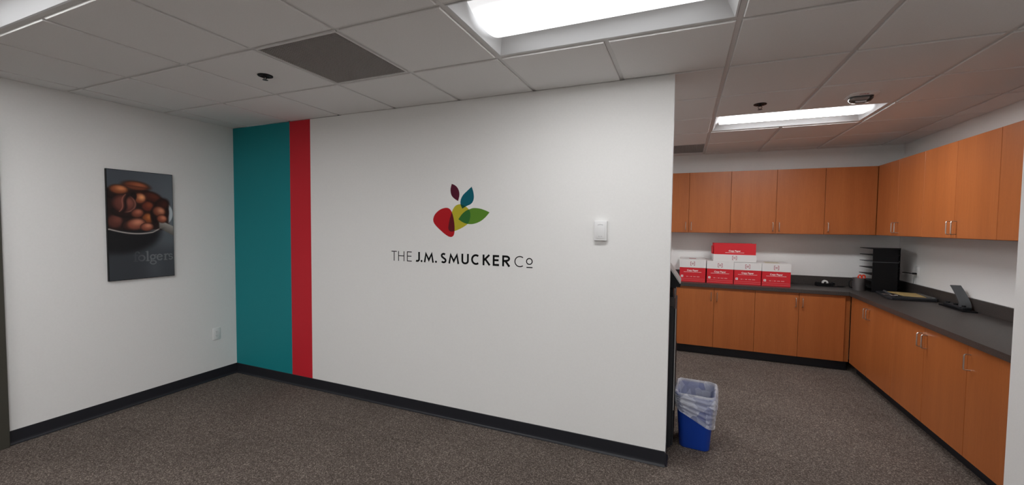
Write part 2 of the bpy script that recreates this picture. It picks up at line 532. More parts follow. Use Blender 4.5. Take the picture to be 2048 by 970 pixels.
LL = {(2, 1): 'large bright ceiling light directly before the accent wall',
      (-2, -1): 'ceiling light cut off by the top left corner',
      (4, 5): 'ceiling light inside the copy room, beside the fire strobe',
      (0, 5): 'unseen ceiling light added for fill inside the copy room behind the accent wall',  # added out of sight to brighten the copy room
      (2, -4): 'nearest unseen ceiling light added for fill straight behind the viewer',  # from here on, unseen fittings added to fill the room with light
      (-2, -4): 'unseen ceiling light added for fill behind the viewer near the poster wall',
      (6, -2): 'nearest unseen ceiling light added for fill at the right of the viewer',
      (9, 0): 'unseen ceiling light added for fill far right, near the short wall',
      (6, -6): 'unseen ceiling light added for fill far behind the viewer at the right',
      (2, -8): 'last unseen ceiling light added for fill straight behind the viewer',
      (-2, -8): 'unseen ceiling light added for fill in the far corner behind the poster wall door',
      (9, -4): 'unseen ceiling light added for fill by the wall to the far right of the viewer'}
for i, j in LIGHTS: ceiling_light(i, j, LL[(i, j)])

# ------------------------------------------------------------------ cabinets
def pull_mesh(L=.1):
    b = bmesh.new()
    p, r = .032, .010
    path = [(0, 0, -L / 2), (-p + r, 0, -L / 2)]
    path += [(-p + r - r * math.sin(a), 0, -L / 2 + r - r * math.cos(a)) for a in [math.pi / 2 * k / 5 for k in range(1, 6)]]
    path += [(-p + r - r * math.cos(a), 0, L / 2 - r + r * math.sin(a)) for a in [math.pi / 2 * k / 5 for k in range(0, 6)]]
    path += [(0, 0, L / 2)]
    tube(b, path, .0042, 8)
    return new_mesh('handle', b, 'steel', True)
PULL = pull_mesh()

def cabinet(name, label, cat, run, a0, a1, front, back, z0, z1, doors, zh, base, group):
    """run 'x': unit runs along x, front at y=front facing -y.  run 'y': along y, front at x=front facing -x.
    local frame: u along the run, v depth (0 at front face of doors, positive inwards)."""
    if run == 'x':
        t = thing(name, label, cat, (a0, front, 0), 0, group)          # local x=u, y=v
    else:
        t = thing(name, label, cat, (front, a0, 0), -math.pi / 2, group)  # local x=-Y, y=+X
    W = abs(a1 - a0); D = abs(back - front)
    body = B(.001, W - .001, .0205, D - .002, z0, z1 - .0005)
    obj('body', body, 'wood', t)
    if base:
        obj('toe_kick', B(.0, W, .075, .095, .0, z0), 'base', t)
    for (d0, d1, side) in doors:
        d = obj('door', B(d0 + .0016, d1 - .0016, 0, .019, z0 + .003, z1 - .003, bev=.0012), 'wood', t)
        if side:
            hu = d0 + .032 if side == 'l' else d1 - .032
            h = obj('handle', PULL, None, d, loc=(hu, 0, zh), rot=(0, 0, math.pi / 2))
    return t

UZ0, UZ1 = 1.487, 2.243
BZ0, BZ1 = .108, .835
UYF, UXF = 4.72, 4.155      # fronts of upper cabinets
BYF, BXF = 4.505, 3.90      # fronts of base cabinets
gu, gb = 'upper wall cabinets', 'base cabinets under the counter'
cabinet('wall_cabinet', 'upper cabinet on the back wall, half hidden by the accent wall', 'cabinet', 'x', 1.804, 2.744, UYF, YB, UZ0, UZ1, [(0, .47, 'r'), (.47, .94, 'l')], 1.57, False, gu)
cabinet('wall_cabinet', 'two-door upper cabinet on the back wall above the paper cartons', 'cabinet', 'x', 2.744, 3.690, UYF, YB, UZ0, UZ1, [(0, .476, 'r'), (.476, .946, 'l')], 1.57, False, gu)
cabinet('wall_cabinet', 'single-door upper cabinet on the back wall next to the corner', 'cabinet', 'x', 3.690, 4.172, UYF, YB, UZ0, UZ1, [(0, .467, 'l')], 1.57, False, gu)
cabinet('wall_cabinet', 'two-door upper cabinet on the right wall next to the corner', 'cabinet', 'y', 4.716, 3.770, UXF, XR, UZ0, UZ1, [(.012, .476, 'r'), (.476, .946, 'l')], 1.57, False, gu)
cabinet('wall_cabinet', 'two-door upper cabinet on the right wall nearer the wall end', 'cabinet', 'y', 3.770, 2.830, UXF, XR, UZ0, UZ1, [(0, .462, 'r'), (.462, .94, 'l')], 1.57, False, gu)
cabinet('wall_cabinet', 'upper cabinet on the right wall cut off by the pale wall end', 'cabinet', 'y', 2.830, 1.976, UXF, XR, UZ0, UZ1, [(0, .427, 'r'), (.427, .854, 'l')], 1.57, False, gu)
cabinet('base_cabinet', 'base cabinet behind the copier, almost wholly hidden', 'cabinet', 'x', 1.292, 2.148, BYF, YB, BZ0, BZ1, [(0, .428, 'r'), (.428, .856, 'l')], .725, True, gb)
cabinet('base_cabinet', 'two-door base cabinet on the back wall beside the copier', 'cabinet', 'x', 2.148, 3.004, BYF, YB, BZ0, BZ1, [(0, .428, 'r'), (.428, .856, 'l')], .725, True, gb)
cabinet('base_cabinet', 'two-door base cabinet on the back wall next to the corner', 'cabinet', 'x', 3.004, 3.905, BYF, YB, BZ0, BZ1, [(0, .428, 'r'), (.428, .852, 'l')], .725, True, gb)
cabinet('base_cabinet', 'two-door base cabinet on the right wall next to the corner', 'cabinet', 'y', 4.502, 3.532, BXF, XR, BZ0, BZ1, [(.016, .462, 'r'), (.462, .97, 'l')], .725, True, gb)
cabinet('base_cabinet', 'two-door base cabinet in the middle of the right counter run', 'cabinet', 'y', 3.532, 2.524, BXF, XR, BZ0, BZ1, [(0, .504, 'r'), (.504, 1.008, 'l')], .725, True, gb)
cabinet('base_cabinet', 'single-door base cabinet cut off by the pale wall end', 'cabinet', 'y', 2.524, 1.976, BXF, XR, BZ0, BZ1, [(0, .545, 'l')], .725, True, gb)

# L-shaped worktop with backsplashes
CY, CX = BYF - .022, BXF - .022
ct = thing('countertop', 'dark brown laminate L-shaped countertop over the base cabinets', 'countertop', (0, 0, 0))
cb = bmesh.new()
prism(cb, [(1.292, YB - .001), (1.292, CY), (CX, CY), (CX, 1.974), (XR - .001, 1.974), (XR - .001, YB - .001)], 'z', BZ1, ZC)
obj('worktop', cb, 'counter', ct)
struct('trim_1', B(1.292, XR - .001, YB - .02, YB - .0002, ZC + .0003, ZC + .105, bev=.0015), 'counter', 'low dark backsplash along the back wall', 'backsplash')
struct('trim_2', B(XR - .02, XR - .0002, 1.974, YB - .0205, ZC + .0003, ZC + .105, bev=.0015), 'counter', 'low dark backsplash along the right wall', 'backsplash')

# ------------------------------------------------------------------ wall lettering and emblem
def catmull(pts, closed=True, corners=(), n=6):
    N = len(pts); out = []
    for i in range(N):
        p1, p2 = Vector(pts[i]), Vector(pts[(i + 1) % N])
        p0 = Vector(pts[i - 1]) if i not in corners else p1 - (p2 - p1)
        p3 = Vector(pts[(i + 2) % N]) if (i + 1) % N not in corners else p2 + (p2 - p1)
        for k in range(n):
            t = k / n
            q = .5 * ((2 * p1) + (p2 - p0) * t + (2 * p0 - 5 * p1 + 4 * p2 - p3) * t * t + (3 * p1 - p0 - 3 * p2 + p3) * t ** 3)
            out.append((q.x, q.y))
    return out
def area(P): return .5 * sum(P[i][0] * P[(i + 1) % len(P)][1] - P[(i + 1) % len(P)][0] * P[i][1] for i in range(len(P)))
def clip(S, C):
    if area(C) < 0: C = C[::-1]
    out = list(S)
    for i in range(len(C)):
        a, b = C[i], C[(i + 1) % len(C)]
        inp, out = out, []
        side = lambda p: (b[0] - a[0]) * (p[1] - a[1]) - (b[1] - a[1]) * (p[0] - a[0])
        for k in range(len(inp)):
            p, q = inp[k], inp[(k + 1) % len(inp)]
            sp, sq = side(p), side(q)
            if sp >= 0: out.append(p)
            if (sp >= 0) != (sq >= 0):
                t = sp / (sp - sq)
                out.append((p[0] + t * (q[0] - p[0]), p[1] + t * (q[1] - p[1])))
        if not out: return []
    return out
def hull(P):
    P = sorted(set(P))
    def half(Q):
        h = []
        for p in Q:
            while len(h) > 1 and (h[-1][0] - h[-2][0]) * (p[1] - h[-2][1]) - (h[-1][1] - h[-2][1]) * (p[0] - h[-2][0]) <= 0: h.pop()
            h.append(p)
        return h
    a, b = half(P), half(P[::-1])
    return a[:-1] + b[:-1]

SH = dict(
 red=([(0.374, 1.59), (0.378, 1.614), (0.391, 1.637), (0.413, 1.658), (0.445, 1.677), (0.478, 1.686), (0.504, 1.687), (0.526, 1.678), (0.544, 1.655), (0.558, 1.619), (0.567, 1.577), (0.571, 1.532), (0.569, 1.495), (0.562, 1.472), (0.548, 1.461), (0.532, 1.459), (0.511, 1.465), (0.478, 1.484), (0.44, 1.512), (0.407, 1.539), (0.383, 1.565)], ()),
 yellow=([(0.552, 1.669), (0.573, 1.698), (0.6, 1.712), (0.626, 1.713), (0.662, 1.7), (0.693, 1.677), (0.708, 1.65), (0.709, 1.614), (0.699, 1.583), (0.683, 1.56), (0.647, 1.537), (0.606, 1.518), (0.574, 1.507), (0.548, 1.501), (0.527, 1.505), (0.515, 1.522), (0.516, 1.549), (0.526, 1.596), (0.539, 1.632)], ()),
 maroon=([(0.544, 1.874), (0.573, 1.862), (0.596, 1.841), (0.609, 1.814), (0.612, 1.782), (0.601, 1.739), (0.573, 1.755), (0.55, 1.774), (0.537, 1.797), (0.533, 1.834)], (0, 5)),
 teal=([(0.719, 1.847), (0.733, 1.811), (0.739, 1.771), (0.733, 1.739), (0.713, 1.715), (0.677, 1.7), (0.639, 1.68), (0.626, 1.705), (0.622, 1.727), (0.627, 1.755), (0.646, 1.786), (0.682, 1.817)], (0, 6)),
 green=([(0.873, 1.651), (0.834, 1.667), (0.789, 1.68), (0.739, 1.684), (0.708, 1.677), (0.672, 1.664), (0.636, 1.637), (0.605, 1.598), (0.637, 1.578), (0.673, 1.565), (0.714, 1.561), (0.754, 1.567), (0.799, 1.585), (0.839, 1.614)], (0, 7)))
CUR = {k: catmull(p, True, c) for k, (p, c) in SH.items()}
emb = thing('wall_emblem', 'fruit emblem of red, yellow, green, teal and maroon shapes above the lettering', 'emblem', (.62, YW, 1.45))
ox, oz = .62, 1.45
def decal(name, pts, y0, y1, material, parent, label=None):
    b = bmesh.new()
    prism(b, [(x - ox, z - oz) for x, z in pts], 'y', -y0, -y1)
    return obj(name, b, material, parent, label=label)
decal('fruit_shape', CUR['yellow'], .0, .0006, 'l_yel', emb, 'yellow rounded pear shape')
decal('fruit_shape', CUR['red'], .0, .0009, 'l_red', emb, 'red rounded berry shape')
decal('leaf_shape', CUR['green'], .0, .0009, 'l_grn', emb, 'green pointed leaf')
decal('leaf_shape', CUR['teal'], .0, .0009, 'l_teal', emb, 'teal pointed leaf')
decal('leaf_shape', CUR['maroon'], .0, .0009, 'l_mar', emb, 'dark maroon pointed leaf')
hy = hull(CUR['yellow'])
for nm, mm in (('red', 'l_ry'), ('green', 'l_gy'), ('teal', 'l_ty')):
    P = clip(CUR[nm], hy)
    decal('overlap_shape', P, .0, .0013, mm, emb, 'darker patch where two emblem shapes overlap')

# stroke letters; each letter is a mesh of its own
def ribbon(bm, pts, wd, y0, y1, closed=False):
    P = [Vector(p) for p in pts]; n = len(P)
    Lf, Rt = [], []
    for i in range(n):
        if closed: a, b, c = P[i - 1], P[i], P[(i + 1) % n]
        else: a, b, c = P[max(i - 1, 0)], P[i], P[min(i + 1, n - 1)]
        d1 = (b - a).normalized() if (b - a).length > 1e-9 else (c - b).normalized()
        d2 = (c - b).normalized() if (c - b).length > 1e-9 else d1
        n1 = Vector((-d1.y, d1.x)); n2 = Vector((-d2.y, d2.x))
        mvec = n1 + n2
        mvec = mvec.normalized() if mvec.length > 1e-6 else n1
        k = wd / 2 / max(.45, mvec.dot(n1))
        Lf.append(b + mvec * k); Rt.append(b - mvec * k)
    V = [[bm.verts.new((p.x, -y, p.y)) for p in row] for row, y in ((Lf, y0), (Rt, y0), (Lf, y1), (Rt, y1))]
    rng = range(n) if closed else range(n - 1)
    for i in rng:
        j = (i + 1) % n
        bm.faces.new((V[2][i], V[2][j], V[3][j], V[3][i]))
        bm.faces.new((V[0][i], V[1][i], V[1][j], V[0][j]))
        bm.faces.new((V[0][i], V[0][j], V[2][j], V[2][i]))
        bm.faces.new((V[1][i], V[3][i], V[3][j], V[1][j]))
    if not closed:
        for i in (0, n - 1): bm.faces.new((V[0][i], V[2][i], V[3][i], V[1][i]))

def ea(cx, cy, rx, ry, a0, a1, n=22):
    return [(cx + rx * math.cos(math.radians(a0 + (a1 - a0) * k / n)), cy + ry * math.sin(math.radians(a0 + (a1 - a0) * k / n))) for k in range(n + 1)]

def strokes(ch, W, h, w):
    """centre-line strokes in a box W x h, stroke width w"""
    e = w / 2
    if ch == 'T': return [[(0, h - e), (W, h - e)], [(W / 2, h - e), (W / 2, 0)]]
    if ch == 'H': return [[(e, 0), (e, h)], [(W - e, 0), (W - e, h)], [(e, h * .53), (W - e, h * .53)]]
    if ch == 'E': return [[(W, h - e), (e, h - e), (e, e), (W, e)], [(e, h * .53), (W * .93, h * .53)]]
    if ch == 'J': return [[(W - e, h)] + ea(W * .42 - e * .2, h * .27, W * .58 - e * .8, h * .27 - e, 0, -125, 14)]
    if ch == 'M': return [[(e * .7, 0), (W * .20, h - w * .85), (W * .5, w * 1.35), (W * .80, h - w * .85), (W - e * .7, 0)]]
    if ch == 'U': return [[(e, h)] + ea(W / 2, h * .33, W / 2 - e, h * .33 - e, 180, 360, 18) + [(W - e, h)]]
    if ch == 'C': return [ea(W * .56, h / 2, W * .56 - e, h / 2 - e, 52, 308, 30)]
    if ch == 'K': return [[(e, 0), (e, h)], [(W - e * .9, h - e * .2), (e, h * .44)], [(W * .34, h * .60), (W - e * .5, e * .3)]]
    if ch == 'R': return [[(e, 0), (e, h - e), (W * .48, h - e)] + ea(W * .52, h * .74 - e * .3, W * .48 - e, h * .26 - e * .7, 85, -90, 12) + [(e, h * .48)], [(W * .42, h * .48), (W - e * .6, 0)]]
    if ch == 'S': return [ea(W * .5, h * .735, W * .46 - e, h * .265 - e, 40, 180, 12)[:-1] + ea(W * .5, h * .735, W * .46 - e, h * .265 - e, 180, 235, 5)[:-1]
                          + [(W * .5, h * .51)] + ea(W * .5, h * .275, W * .5 - e, h * .275 - e, 55, 0, 5)[:-1] + ea(W * .5, h * .275, W * .5 - e, h * .275 - e, 0, -145, 14)]
    if ch == 'o': return [('closed', ea(W / 2, h / 2, W / 2 - e, h / 2 - e, 0, 360, 28)[:-1])]
    if ch == '.': return [[(0, w * .55), (W, w * .55)]]
    if ch == '_': return [[(0, e), (W, e)]]
LET = [('T', -.039, .015, 0, 0), ('H', .030, .092, 0, 0), ('E', .119, .166, 0, 0),
       ('J', .203, .246, 1, 0), ('.', .254, .271, 1, 0), ('M', .287, .378, 1, 0), ('.', .392, .409, 1, 0),
       ('S', .444, .498, 1, 0), ('M', .518, .611, 1, 0), ('U', .634, .698, 1, 0), ('C', .719, .792, 1, 0), ('K', .818, .881, 1, 0),
       ('E', .903, .955, 1, 0), ('R', .981, 1.044, 1, 0), ('C', 1.080, 1.156, 2, 0), ('o', 1.171, 1.222, 2, 1), ('_', 1.175, 1.221, 2, 0)]
lt = thing('wall_lettering', 'black company name lettering on the accent wall below the emblem', 'lettering', (.59, YW, 1.249))
NAMES = {'.': 'letter_dot', '_': 'letter_underline'}
for ch, x0, x1, bold, small in LET:
    W = x1 - x0
    hh = .082 if not small else .050
    wdt = (.0068, .0150, .0072)[bold]
    zb = 0.0 if not small else .0205
    b = bmesh.new()
    if ch == '.':
        prism(b, ea(W / 2, .0085, .0088, .0088, 0, 360, 14)[:-1], 'y', 0, -.001)
    else:
        for k, s in enumerate(strokes(ch, W, hh, wdt)):
            if s[0] == 'closed': ribbon(b, s[1], wdt, 0, .001, True)
            else: ribbon(b, s, wdt, 0, .001 + .00003 * k)
    obj(NAMES.get(ch, 'letter'), b, 'text', lt, loc=(x0 - .59, 0, zb - (.002 if ch == '_' else 0)))

# ------------------------------------------------------------------ poster on the left wall
def paint_poster(nx=150, ny=300):
    u, v = np.meshgrid(np.linspace(0, 1, nx), np.linspace(0, 1, ny))   # v = 0 at the top
    asp = .90 / .455
    y = v * asp                                                        # in units of the width
    s2l = lambda c: np.array([((k / 255) / 12.92 if k / 255 <= .04045 else ((k / 255 + .055) / 1.055) ** 2.4) for k in c])
    img = np.zeros((ny, nx, 3))
    sm = lambda e0, e1, x: (lambda t: t * t * (3 - 2 * t))(np.clip((x - e0) / (e1 - e0), 0, 1))
    def over(a, c): img[:] = img * (1 - a[..., None]) + a[..., None] * (np.asarray(c) if np.ndim(c) > 1 else np.array(c))
    C = lambda *c: np.array(c, float)
    # slate backdrop, lighter to the right
    g = sm(0, 1, u * .75 + .2 * v)
    img[:] = C(66, 71, 78) * (1 - g[..., None]) + C(92, 99, 105) * g[..., None]
    # table below the spoon: darker to the left, a soft sheen at the bottom middle
    tb = sm(.95, 1.2, y)
    tc = sm(.1, 1.0, u + .25 * (1.5 - y))[..., None]
    tab = C(30, 33, 37) * (1 - tc) + C(80, 87, 92) * tc
    fl = (sm(1.25, 1.6, y) * .75)[..., None]
    tab = tab * (1 - fl) + C(54, 58, 63) * fl
    img[:] = img * (1 - tb[..., None]) + tab * tb[..., None]
    over(np.exp(-((u - .68) / .13) ** 2 - ((y - 1.82) / .22) ** 2) * .35, C(84, 90, 95))
    def ell(cx, cy, rx, ry, rot, soft):
        c, s = math.cos(rot), math.sin(rot)
        a = ((u - cx) * c + (y - cy) * s) / rx; b = (-(u - cx) * s + (y - cy) * c) / ry
        r = np.sqrt(a * a + b * b)
        return 1 - sm(1 - soft, 1 + soft, r), a, b, r
    # dark underside and shadow of the spoon
    sh = 1 - sm(.72, 1.1, np.sqrt(((u - .18) / .64) ** 2 + ((y - 1.13) / .40) ** 2))
    over(sh * .93 * sm(.98, 1.06, y), C(14, 15, 18))
    # silver bowl end at the right
    m1, a, b, r = ell(.40, .74, .60, .385, .05, .015)
    over(m1 * sm(.52, .80, u), C(164, 172, 176))
    m2, a, b, r = ell(.36, .70, .575, .375, .10, .03)
    over(m2 * sm(.40, .62, u), C(34, 17, 13))
    # dark heap behind the beans
    heap = sm(.0, .05, y - (.30 + .02 * np.sin(9 * u) + .55 * np.clip(u - .5, 0, 1) ** 1.3)) * (1 - sm(.90, .95, u)) * (1 - sm(1.05, 1.10, y))
    over(heap * .96, C(30, 15, 12))
    # handle of the spoon
    up = .945 + .55 * (u - .89); lo = 1.035 + .64 * (u - .76)
    hm = sm(.75, .78, u) * sm(-.012, .012, y - up) * (1 - sm(-.012, .012, y - lo))
    hv = np.clip((y - up) / np.maximum(lo - up, .02), 0, 1)[..., None]
    over(hm, C(150, 147, 140) * (1 - hv) + C(88, 84, 80) * hv)
    # beans: cx, cy, rx, ry, rot, colour, highlight, softness
    beans = [
     (.42, .262, .215, .088, .10, (98, 50, 32), (150, 84, 54), .30),
     (.66, .455, .17, .10, .35, (58, 25, 18), (84, 38, 26), .30),
     (.82, .60, .11, .14, .6, (40, 18, 14), (62, 28, 20), .30),
     (.59, .63, .11, .11, .1, (84, 36, 26), (122, 58, 36), .35),
     (.585, .86, .105, .115, .1, (104, 52, 26), (172, 100, 52), .35),
     (.70, .78, .07, .16, .1, (24, 11, 10), (30, 14, 12), .30),
     (.09, .43, .13, .09, .1, (24, 12, 10), (30, 15, 12), .25),
     (.165, .345, .145, .090, .06, (112, 58, 34), (196, 122, 78), .20),
     (.47, .485, .105, .110, .35, (116, 58, 36), (216, 150, 104), .26),
     (.37, .47, .05, .085, .2, (20, 10, 9), (26, 13, 11), .30),
     (.10, .92, .125, .135, .1, (74, 38, 31), (102, 56, 46), .12),
     (.24, .75, .20, .10, .1, (32, 16, 14), (40, 20, 17), .20),
     (.235, .594, .185, .172, .30, (86, 44, 37), (124, 72, 60), .06),
     (.43, .765, .105, .088, -.30, (98, 50, 37), (164, 96, 74), .10),
     (.77, .72, .115, .105, .45, (104, 54, 38), (192, 128, 98), .20),
     (.815, .86, .092, .082, .2, (116, 60, 43), (188, 120, 92), .20),
     (.30, .99, .11, .10, -.1, (50, 25, 20), (64, 32, 26), .12),
     (.405, .965, .160, .112, -.22, (112, 60, 46), (188, 122, 96), .06),
     (.57, 1.018, .110, .082, -.08, (114, 61, 46), (184, 118, 92), .07)]
    for cx, cy, rx, ry, rot, c0, c1, soft in beans:
        mm, a, b, r = ell(cx, cy, rx, ry, rot, soft)
        h = np.exp(-(((a - .2) / .60) ** 2 + ((b + .25) / .55) ** 2))[..., None]
        e = (1 - .5 * sm(.6, 1.05, r))[..., None]
        over(mm, (C(*c0) * (1 - h) + C(*c1) * h) * e)
        if cy == .594:                  # the sharp bean: curled seam with pale lips
            sx = .12 * np.sin(b * 3.2)
            over(mm * np.exp(-((a - sx - .10) / .15) ** 2) * .92, C(24, 12, 11))
            over(mm * np.exp(-((a - sx + .14) / .045) ** 2) * .7, C(162, 104, 88))
            over(mm * np.exp(-((r - .9) / .07) ** 2) * sm(.1, .7, a) * .7, C(150, 98, 84))
        if cy == .262:                  # blurred long bean with its groove
            over(mm * np.exp(-((b - .15) / .16) ** 2) * .55, C(66, 32, 22))
    # near rim of the spoon: bright curved line
    rim = 1.06 + .075 * np.sin(np.clip((u - .02) / .80, 0, 1) * math.pi) ** .9 + .02 * u
    rim = np.where(u > .66, rim - .35 * (u - .66), rim)
    end = 1 - sm(.74, .80, u)
    below = sm(0, .012, y - rim - .010) * (1 - sm(.66, .86, u + .5 * (y - 1.1))) * (1 - sm(1.15, 1.45, y))
    over(below * .85, C(16, 17, 20))
    rm = np.exp(-((y - rim) / .013) ** 2) * end
    over(rm * .95, C(176, 168, 162))
    # faded lettering: strokes with slab serifs
    txt = np.zeros_like(u)
    def seg(p, q, w):
        nonlocal txt
        p, q = np.array(p), np.array(q); d = q - p; L2 = d @ d
        t = np.clip(((u - p[0]) * d[0] + (y - p[1]) * d[1]) / L2, 0, 1)
        dist = np.hypot(u - p[0] - t * d[0], y - p[1] - t * d[1])
        txt = np.maximum(txt, 1 - sm(w * .8, w * 1.3, dist))
    def arcs(cx, cy, rx, ry, a0, a1, w, n=14):
        P = [(cx + rx * math.cos(math.radians(a0 + (a1 - a0) * k / n)), cy - ry * math.sin(math.radians(a0 + (a1 - a0) * k / n))) for k in range(n + 1)]
        for p, q in zip(P, P[1:]): seg(p, q, w)
    yb, xh, w1 = 1.655, .105, .0115
    x = .355                                                  # f
    arcs(x + .055, yb - .135, .030, .035, 20, 180, w1); seg((x + .025, yb - .135), (x + .025, yb), w1)
    seg((x, yb - xh), (x + .06, yb - xh), w1 * .6); seg((x, yb), (x + .055, yb), w1 * .6)
    arcs(.475, yb - xh / 2, .046, .050, 0, 360, w1, 20)       # o
    x = .568; seg((x, yb - .170), (x, yb), w1 * 1.15); seg((x - .025, yb), (x + .025, yb), w1 * .6); seg((x - .024, yb - .168), (x, yb - .168), w1 * .6)   # l
    arcs(.650, yb - xh * .60, .036, .040, 0, 360, w1, 18); arcs(.655, yb + .040, .046, .032, 0, 360, w1 * .8, 18); seg((.620, yb - .03), (.625, yb + .012), w1 * .7); seg((.680, yb - xh * .92), (.705, yb - xh), w1 * .7)   # g
    arcs(.762, yb - xh / 2, .042, .052, 20, 320, w1, 18); seg((.722, yb - xh * .53), (.802, yb - xh * .60), w1 * .7)     # e
    x = .855; seg((x, yb - xh), (x, yb), w1); seg((x - .022, yb), (x + .028, yb), w1 * .6); seg((x - .02, yb - xh), (x, yb - xh), w1 * .6); arcs(x + .035, yb - xh * .72, .03, .030, 60, 170, w1 * .9)   # r
    arcs(.945, yb - xh * .74, .026, .027, 30, 250, w1 * .8); arcs(.945, yb - xh * .26, .028, .027, 70, -150, w1 * .8)   # s
    fade = sm(.34, .60, u)
    tcol = (C(68, 71, 74) * (1 - fade[..., None]) + C(104, 108, 111) * fade[..., None])
    over(txt * (.55 + .3 * fade), tcol)
    img = np.clip(img, 0, 255) / 255 * 1.16
    lin = np.where(img <= .04045, img / 12.92, ((img + .055) / 1.055) ** 2.4)
    return np.clip(lin, 0, 1)

pt = thing('framed_poster', 'dark poster of roasted coffee beans in a silver spoon on the left wall', 'poster', (XL, .812, 1.072))
PW, PH, PD = .460, .903, .022
obj('frame', B(0.001, PD, 0, PW, 0, PH, bev=.0015), 'black', pt)
def poster_print():
    nx, ny = 150, 300
    col = paint_poster(nx, ny)
    ys = np.linspace(.004, PW - .004, nx); zs = np.linspace(PH - .004, .004, ny)
    V = np.zeros((ny, nx, 3)); V[..., 0] = PD + .0008; V[..., 1] = ys[None, :]; V[..., 2] = zs[:, None]
    idx = np.arange(nx * ny).reshape(ny, nx)
    F = np.stack([idx[:-1, :-1], idx[1:, :-1], idx[1:, 1:], idx[:-1, 1:]], -1).reshape(-1, 4)
    me = bpy.data.meshes.new('printed_picture')
    me.from_pydata(V.reshape(-1, 3).tolist(), [], F.tolist())
    at = me.color_attributes.new('print', 'FLOAT_COLOR', 'POINT')
    rgba = np.ones((nx * ny, 4), np.float32); rgba[:, :3] = col.reshape(-1, 3)
    at.data.foreach_set('color', rgba.ravel())
    mt = mat('poster_print', (.1, .1, .1), .45, spec=.35)
    nt, b = nodes(mt)
    a = nt.nodes.new('ShaderNodeVertexColor'); a.layer_name = 'print'
    nt.links.new(a.outputs['Color'], b.inputs['Base Color'])
    me.materials.append(mt)
    o = bpy.data.objects.new('printed_picture', me); COL.objects.link(o); o.parent = pt
    return o
poster_print()

# ------------------------------------------------------------------ small wall and ceiling fittings
# white sensor box on the accent wall
sb = thing('wall_sensor', 'small white thermostat box on the accent wall right of the lettering', 'thermostat', (1.710, YW, 1.524))
obj('case', B(-.042, .042, -.030, 0, -.066, .066, bev=.004, seg=3), 'white', sb, smooth=True)
obj('face_panel', B(-.031, .030, -.0325, -.028, -.052, .054, bev=.0022, seg=2), 'white', sb, smooth=True)
bm = bmesh.new(); ribbon(bm, ea(0, .030, .024, .012, 40, 140, 10), .0016, .0322, .0330)
obj('grip_slot', bm, 'slot', sb)
for k in (-1, 1): obj('print_mark', B(k * .008 - .005, k * .008 + .005, -.0330, -.0322, -.038, -.0355), 'faint', sb)

def outlet(label, loc, rz):
    t = thing('wall_outlet', label, 'outlet', loc, rz, 'wall outlets')
    obj('cover_plate', B(-.036, .036, -.006, 0, -.058, .058, bev=.0028, seg=2), 'plate', t, smooth=True)
    for s in (-1, 1):
        b = bmesh.new()
        pts = [(x, z + s * .0195) for x, z in [(-.0165, -.008), (-.012, -.0138), (.012, -.0138), (.0165, -.008), (.0165, .008), (.012, .0138), (-.012, .0138), (-.0165, .008)]]
        prism(b, pts, 'y', -.0055, -.0075)
        r = obj('receptacle', b, 'plate', t)
        for dx, hh in ((-.0062, .0040), (.0062, .0032)):
            obj('slot', B(dx - .0011, dx + .0011, -.0079, -.0070, s * .0195 + .003 - hh, s * .0195 + .003 + hh), 'slot', r)
        b2 = bmesh.new(); prism(b2, ea(0, s * .0195 - .0078, .0022, .0022, 0, 360, 10)[:-1], 'y', -.0070, -.0079)
        obj('slot', b2, 'slot', r)
    b = bmesh.new(); prism(b, ea(0, 0, .0028, .0028, 0, 360, 10)[:-1], 'y', -.005, -.0072)
    obj('screw', b, 'steel', t)
    return t
outlet('white outlet low on the poster wall near the teal stripe', (XL, 1.633, .452), math.pi / 2)
outlet('white outlet above the right counter with a black plug in it', (XR, 4.635, 1.112), -math.pi / 2)
# plug and its cord
pc = thing('plug_cord', 'black plug and thin cord at the outlet above the right counter', 'cord', (XR - .008, 4.635, 1.092))
b = bmesh.new(); bx(b, -.034, -.0005, -.011, .011, -.009, .009, bev=.003, seg=2); obj('plug', b, 'black', pc, smooth=True)
b = bmesh.new(); tube(b, [(-.03, 0, 0), (-.045, .012, .0), (-.052, .05, .001), (-.055, .10, .0), (-.056, .15, -.004)], .0045, 8); obj('cord', b, 'black', pc, smooth=True)
b = bmesh.new(); tube(b, [(-.02, -.005, -.008), (-.018, .0, -.03), (-.014, .015, -.07), (-.012, .03, -.115)], .0016, 6); obj('thin_cord', b, 'charcoal', pc, smooth=True)

# sprinklers
def sprinkler(x, y, label, hang):
    t = thing('sprinkler', label, 'sprinkler', (x, y, H), group='black ceiling sprinklers')
    b = bmesh.new(); lathe(b, [(.0, -.001), (.022, -.001), (.026, -.004), (.040, -.0065), (.044, -.005), (.045, -.001), (.0445, .0)], 28); obj('escutcheon', b, 'black', t, smooth=True)
    b = bmesh.new(); lathe(b, [(.011, -.001), (.011, -.014), (.009, -.016), (.009, -.02), (0, -.02)], 16); obj('body', b, 'charcoal', t, smooth=True)
    b = bmesh.new()
    for s in (-1, 1): tube(b, [(s * .008, 0, -.018), (s * .013, 0, -.026), (s * .010, 0, -.036), (0, 0, -.044)], .0022, 6)
    obj('yoke', b, 'charcoal', t, smooth=True)
    b = bmesh.new(); lathe(b, [(.0024, -.018), (.0024, -.038), (0, -.038)], 8); obj('bulb', b, 'steel', t)
    b = bmesh.new()
    lathe(b, [(0, -.044), (.006, -.044), (.017, -.0455), (.017, -.047), (.0, -.0475)], 16)
    obj('deflector', b, 'dgrey', t, smooth=True)
    for c in t.children:
        if c.name.split('.')[0] != 'escutcheon':
            for v in c.data.vertices: v.co.z *= hang
sprinkler(-.305, .914, 'black sprinkler in the ceiling tile beside the egg-crate grille', .62)
sprinkler(2.743, 2.743, 'small black sprinkler in the copy room ceiling near the light', .9)

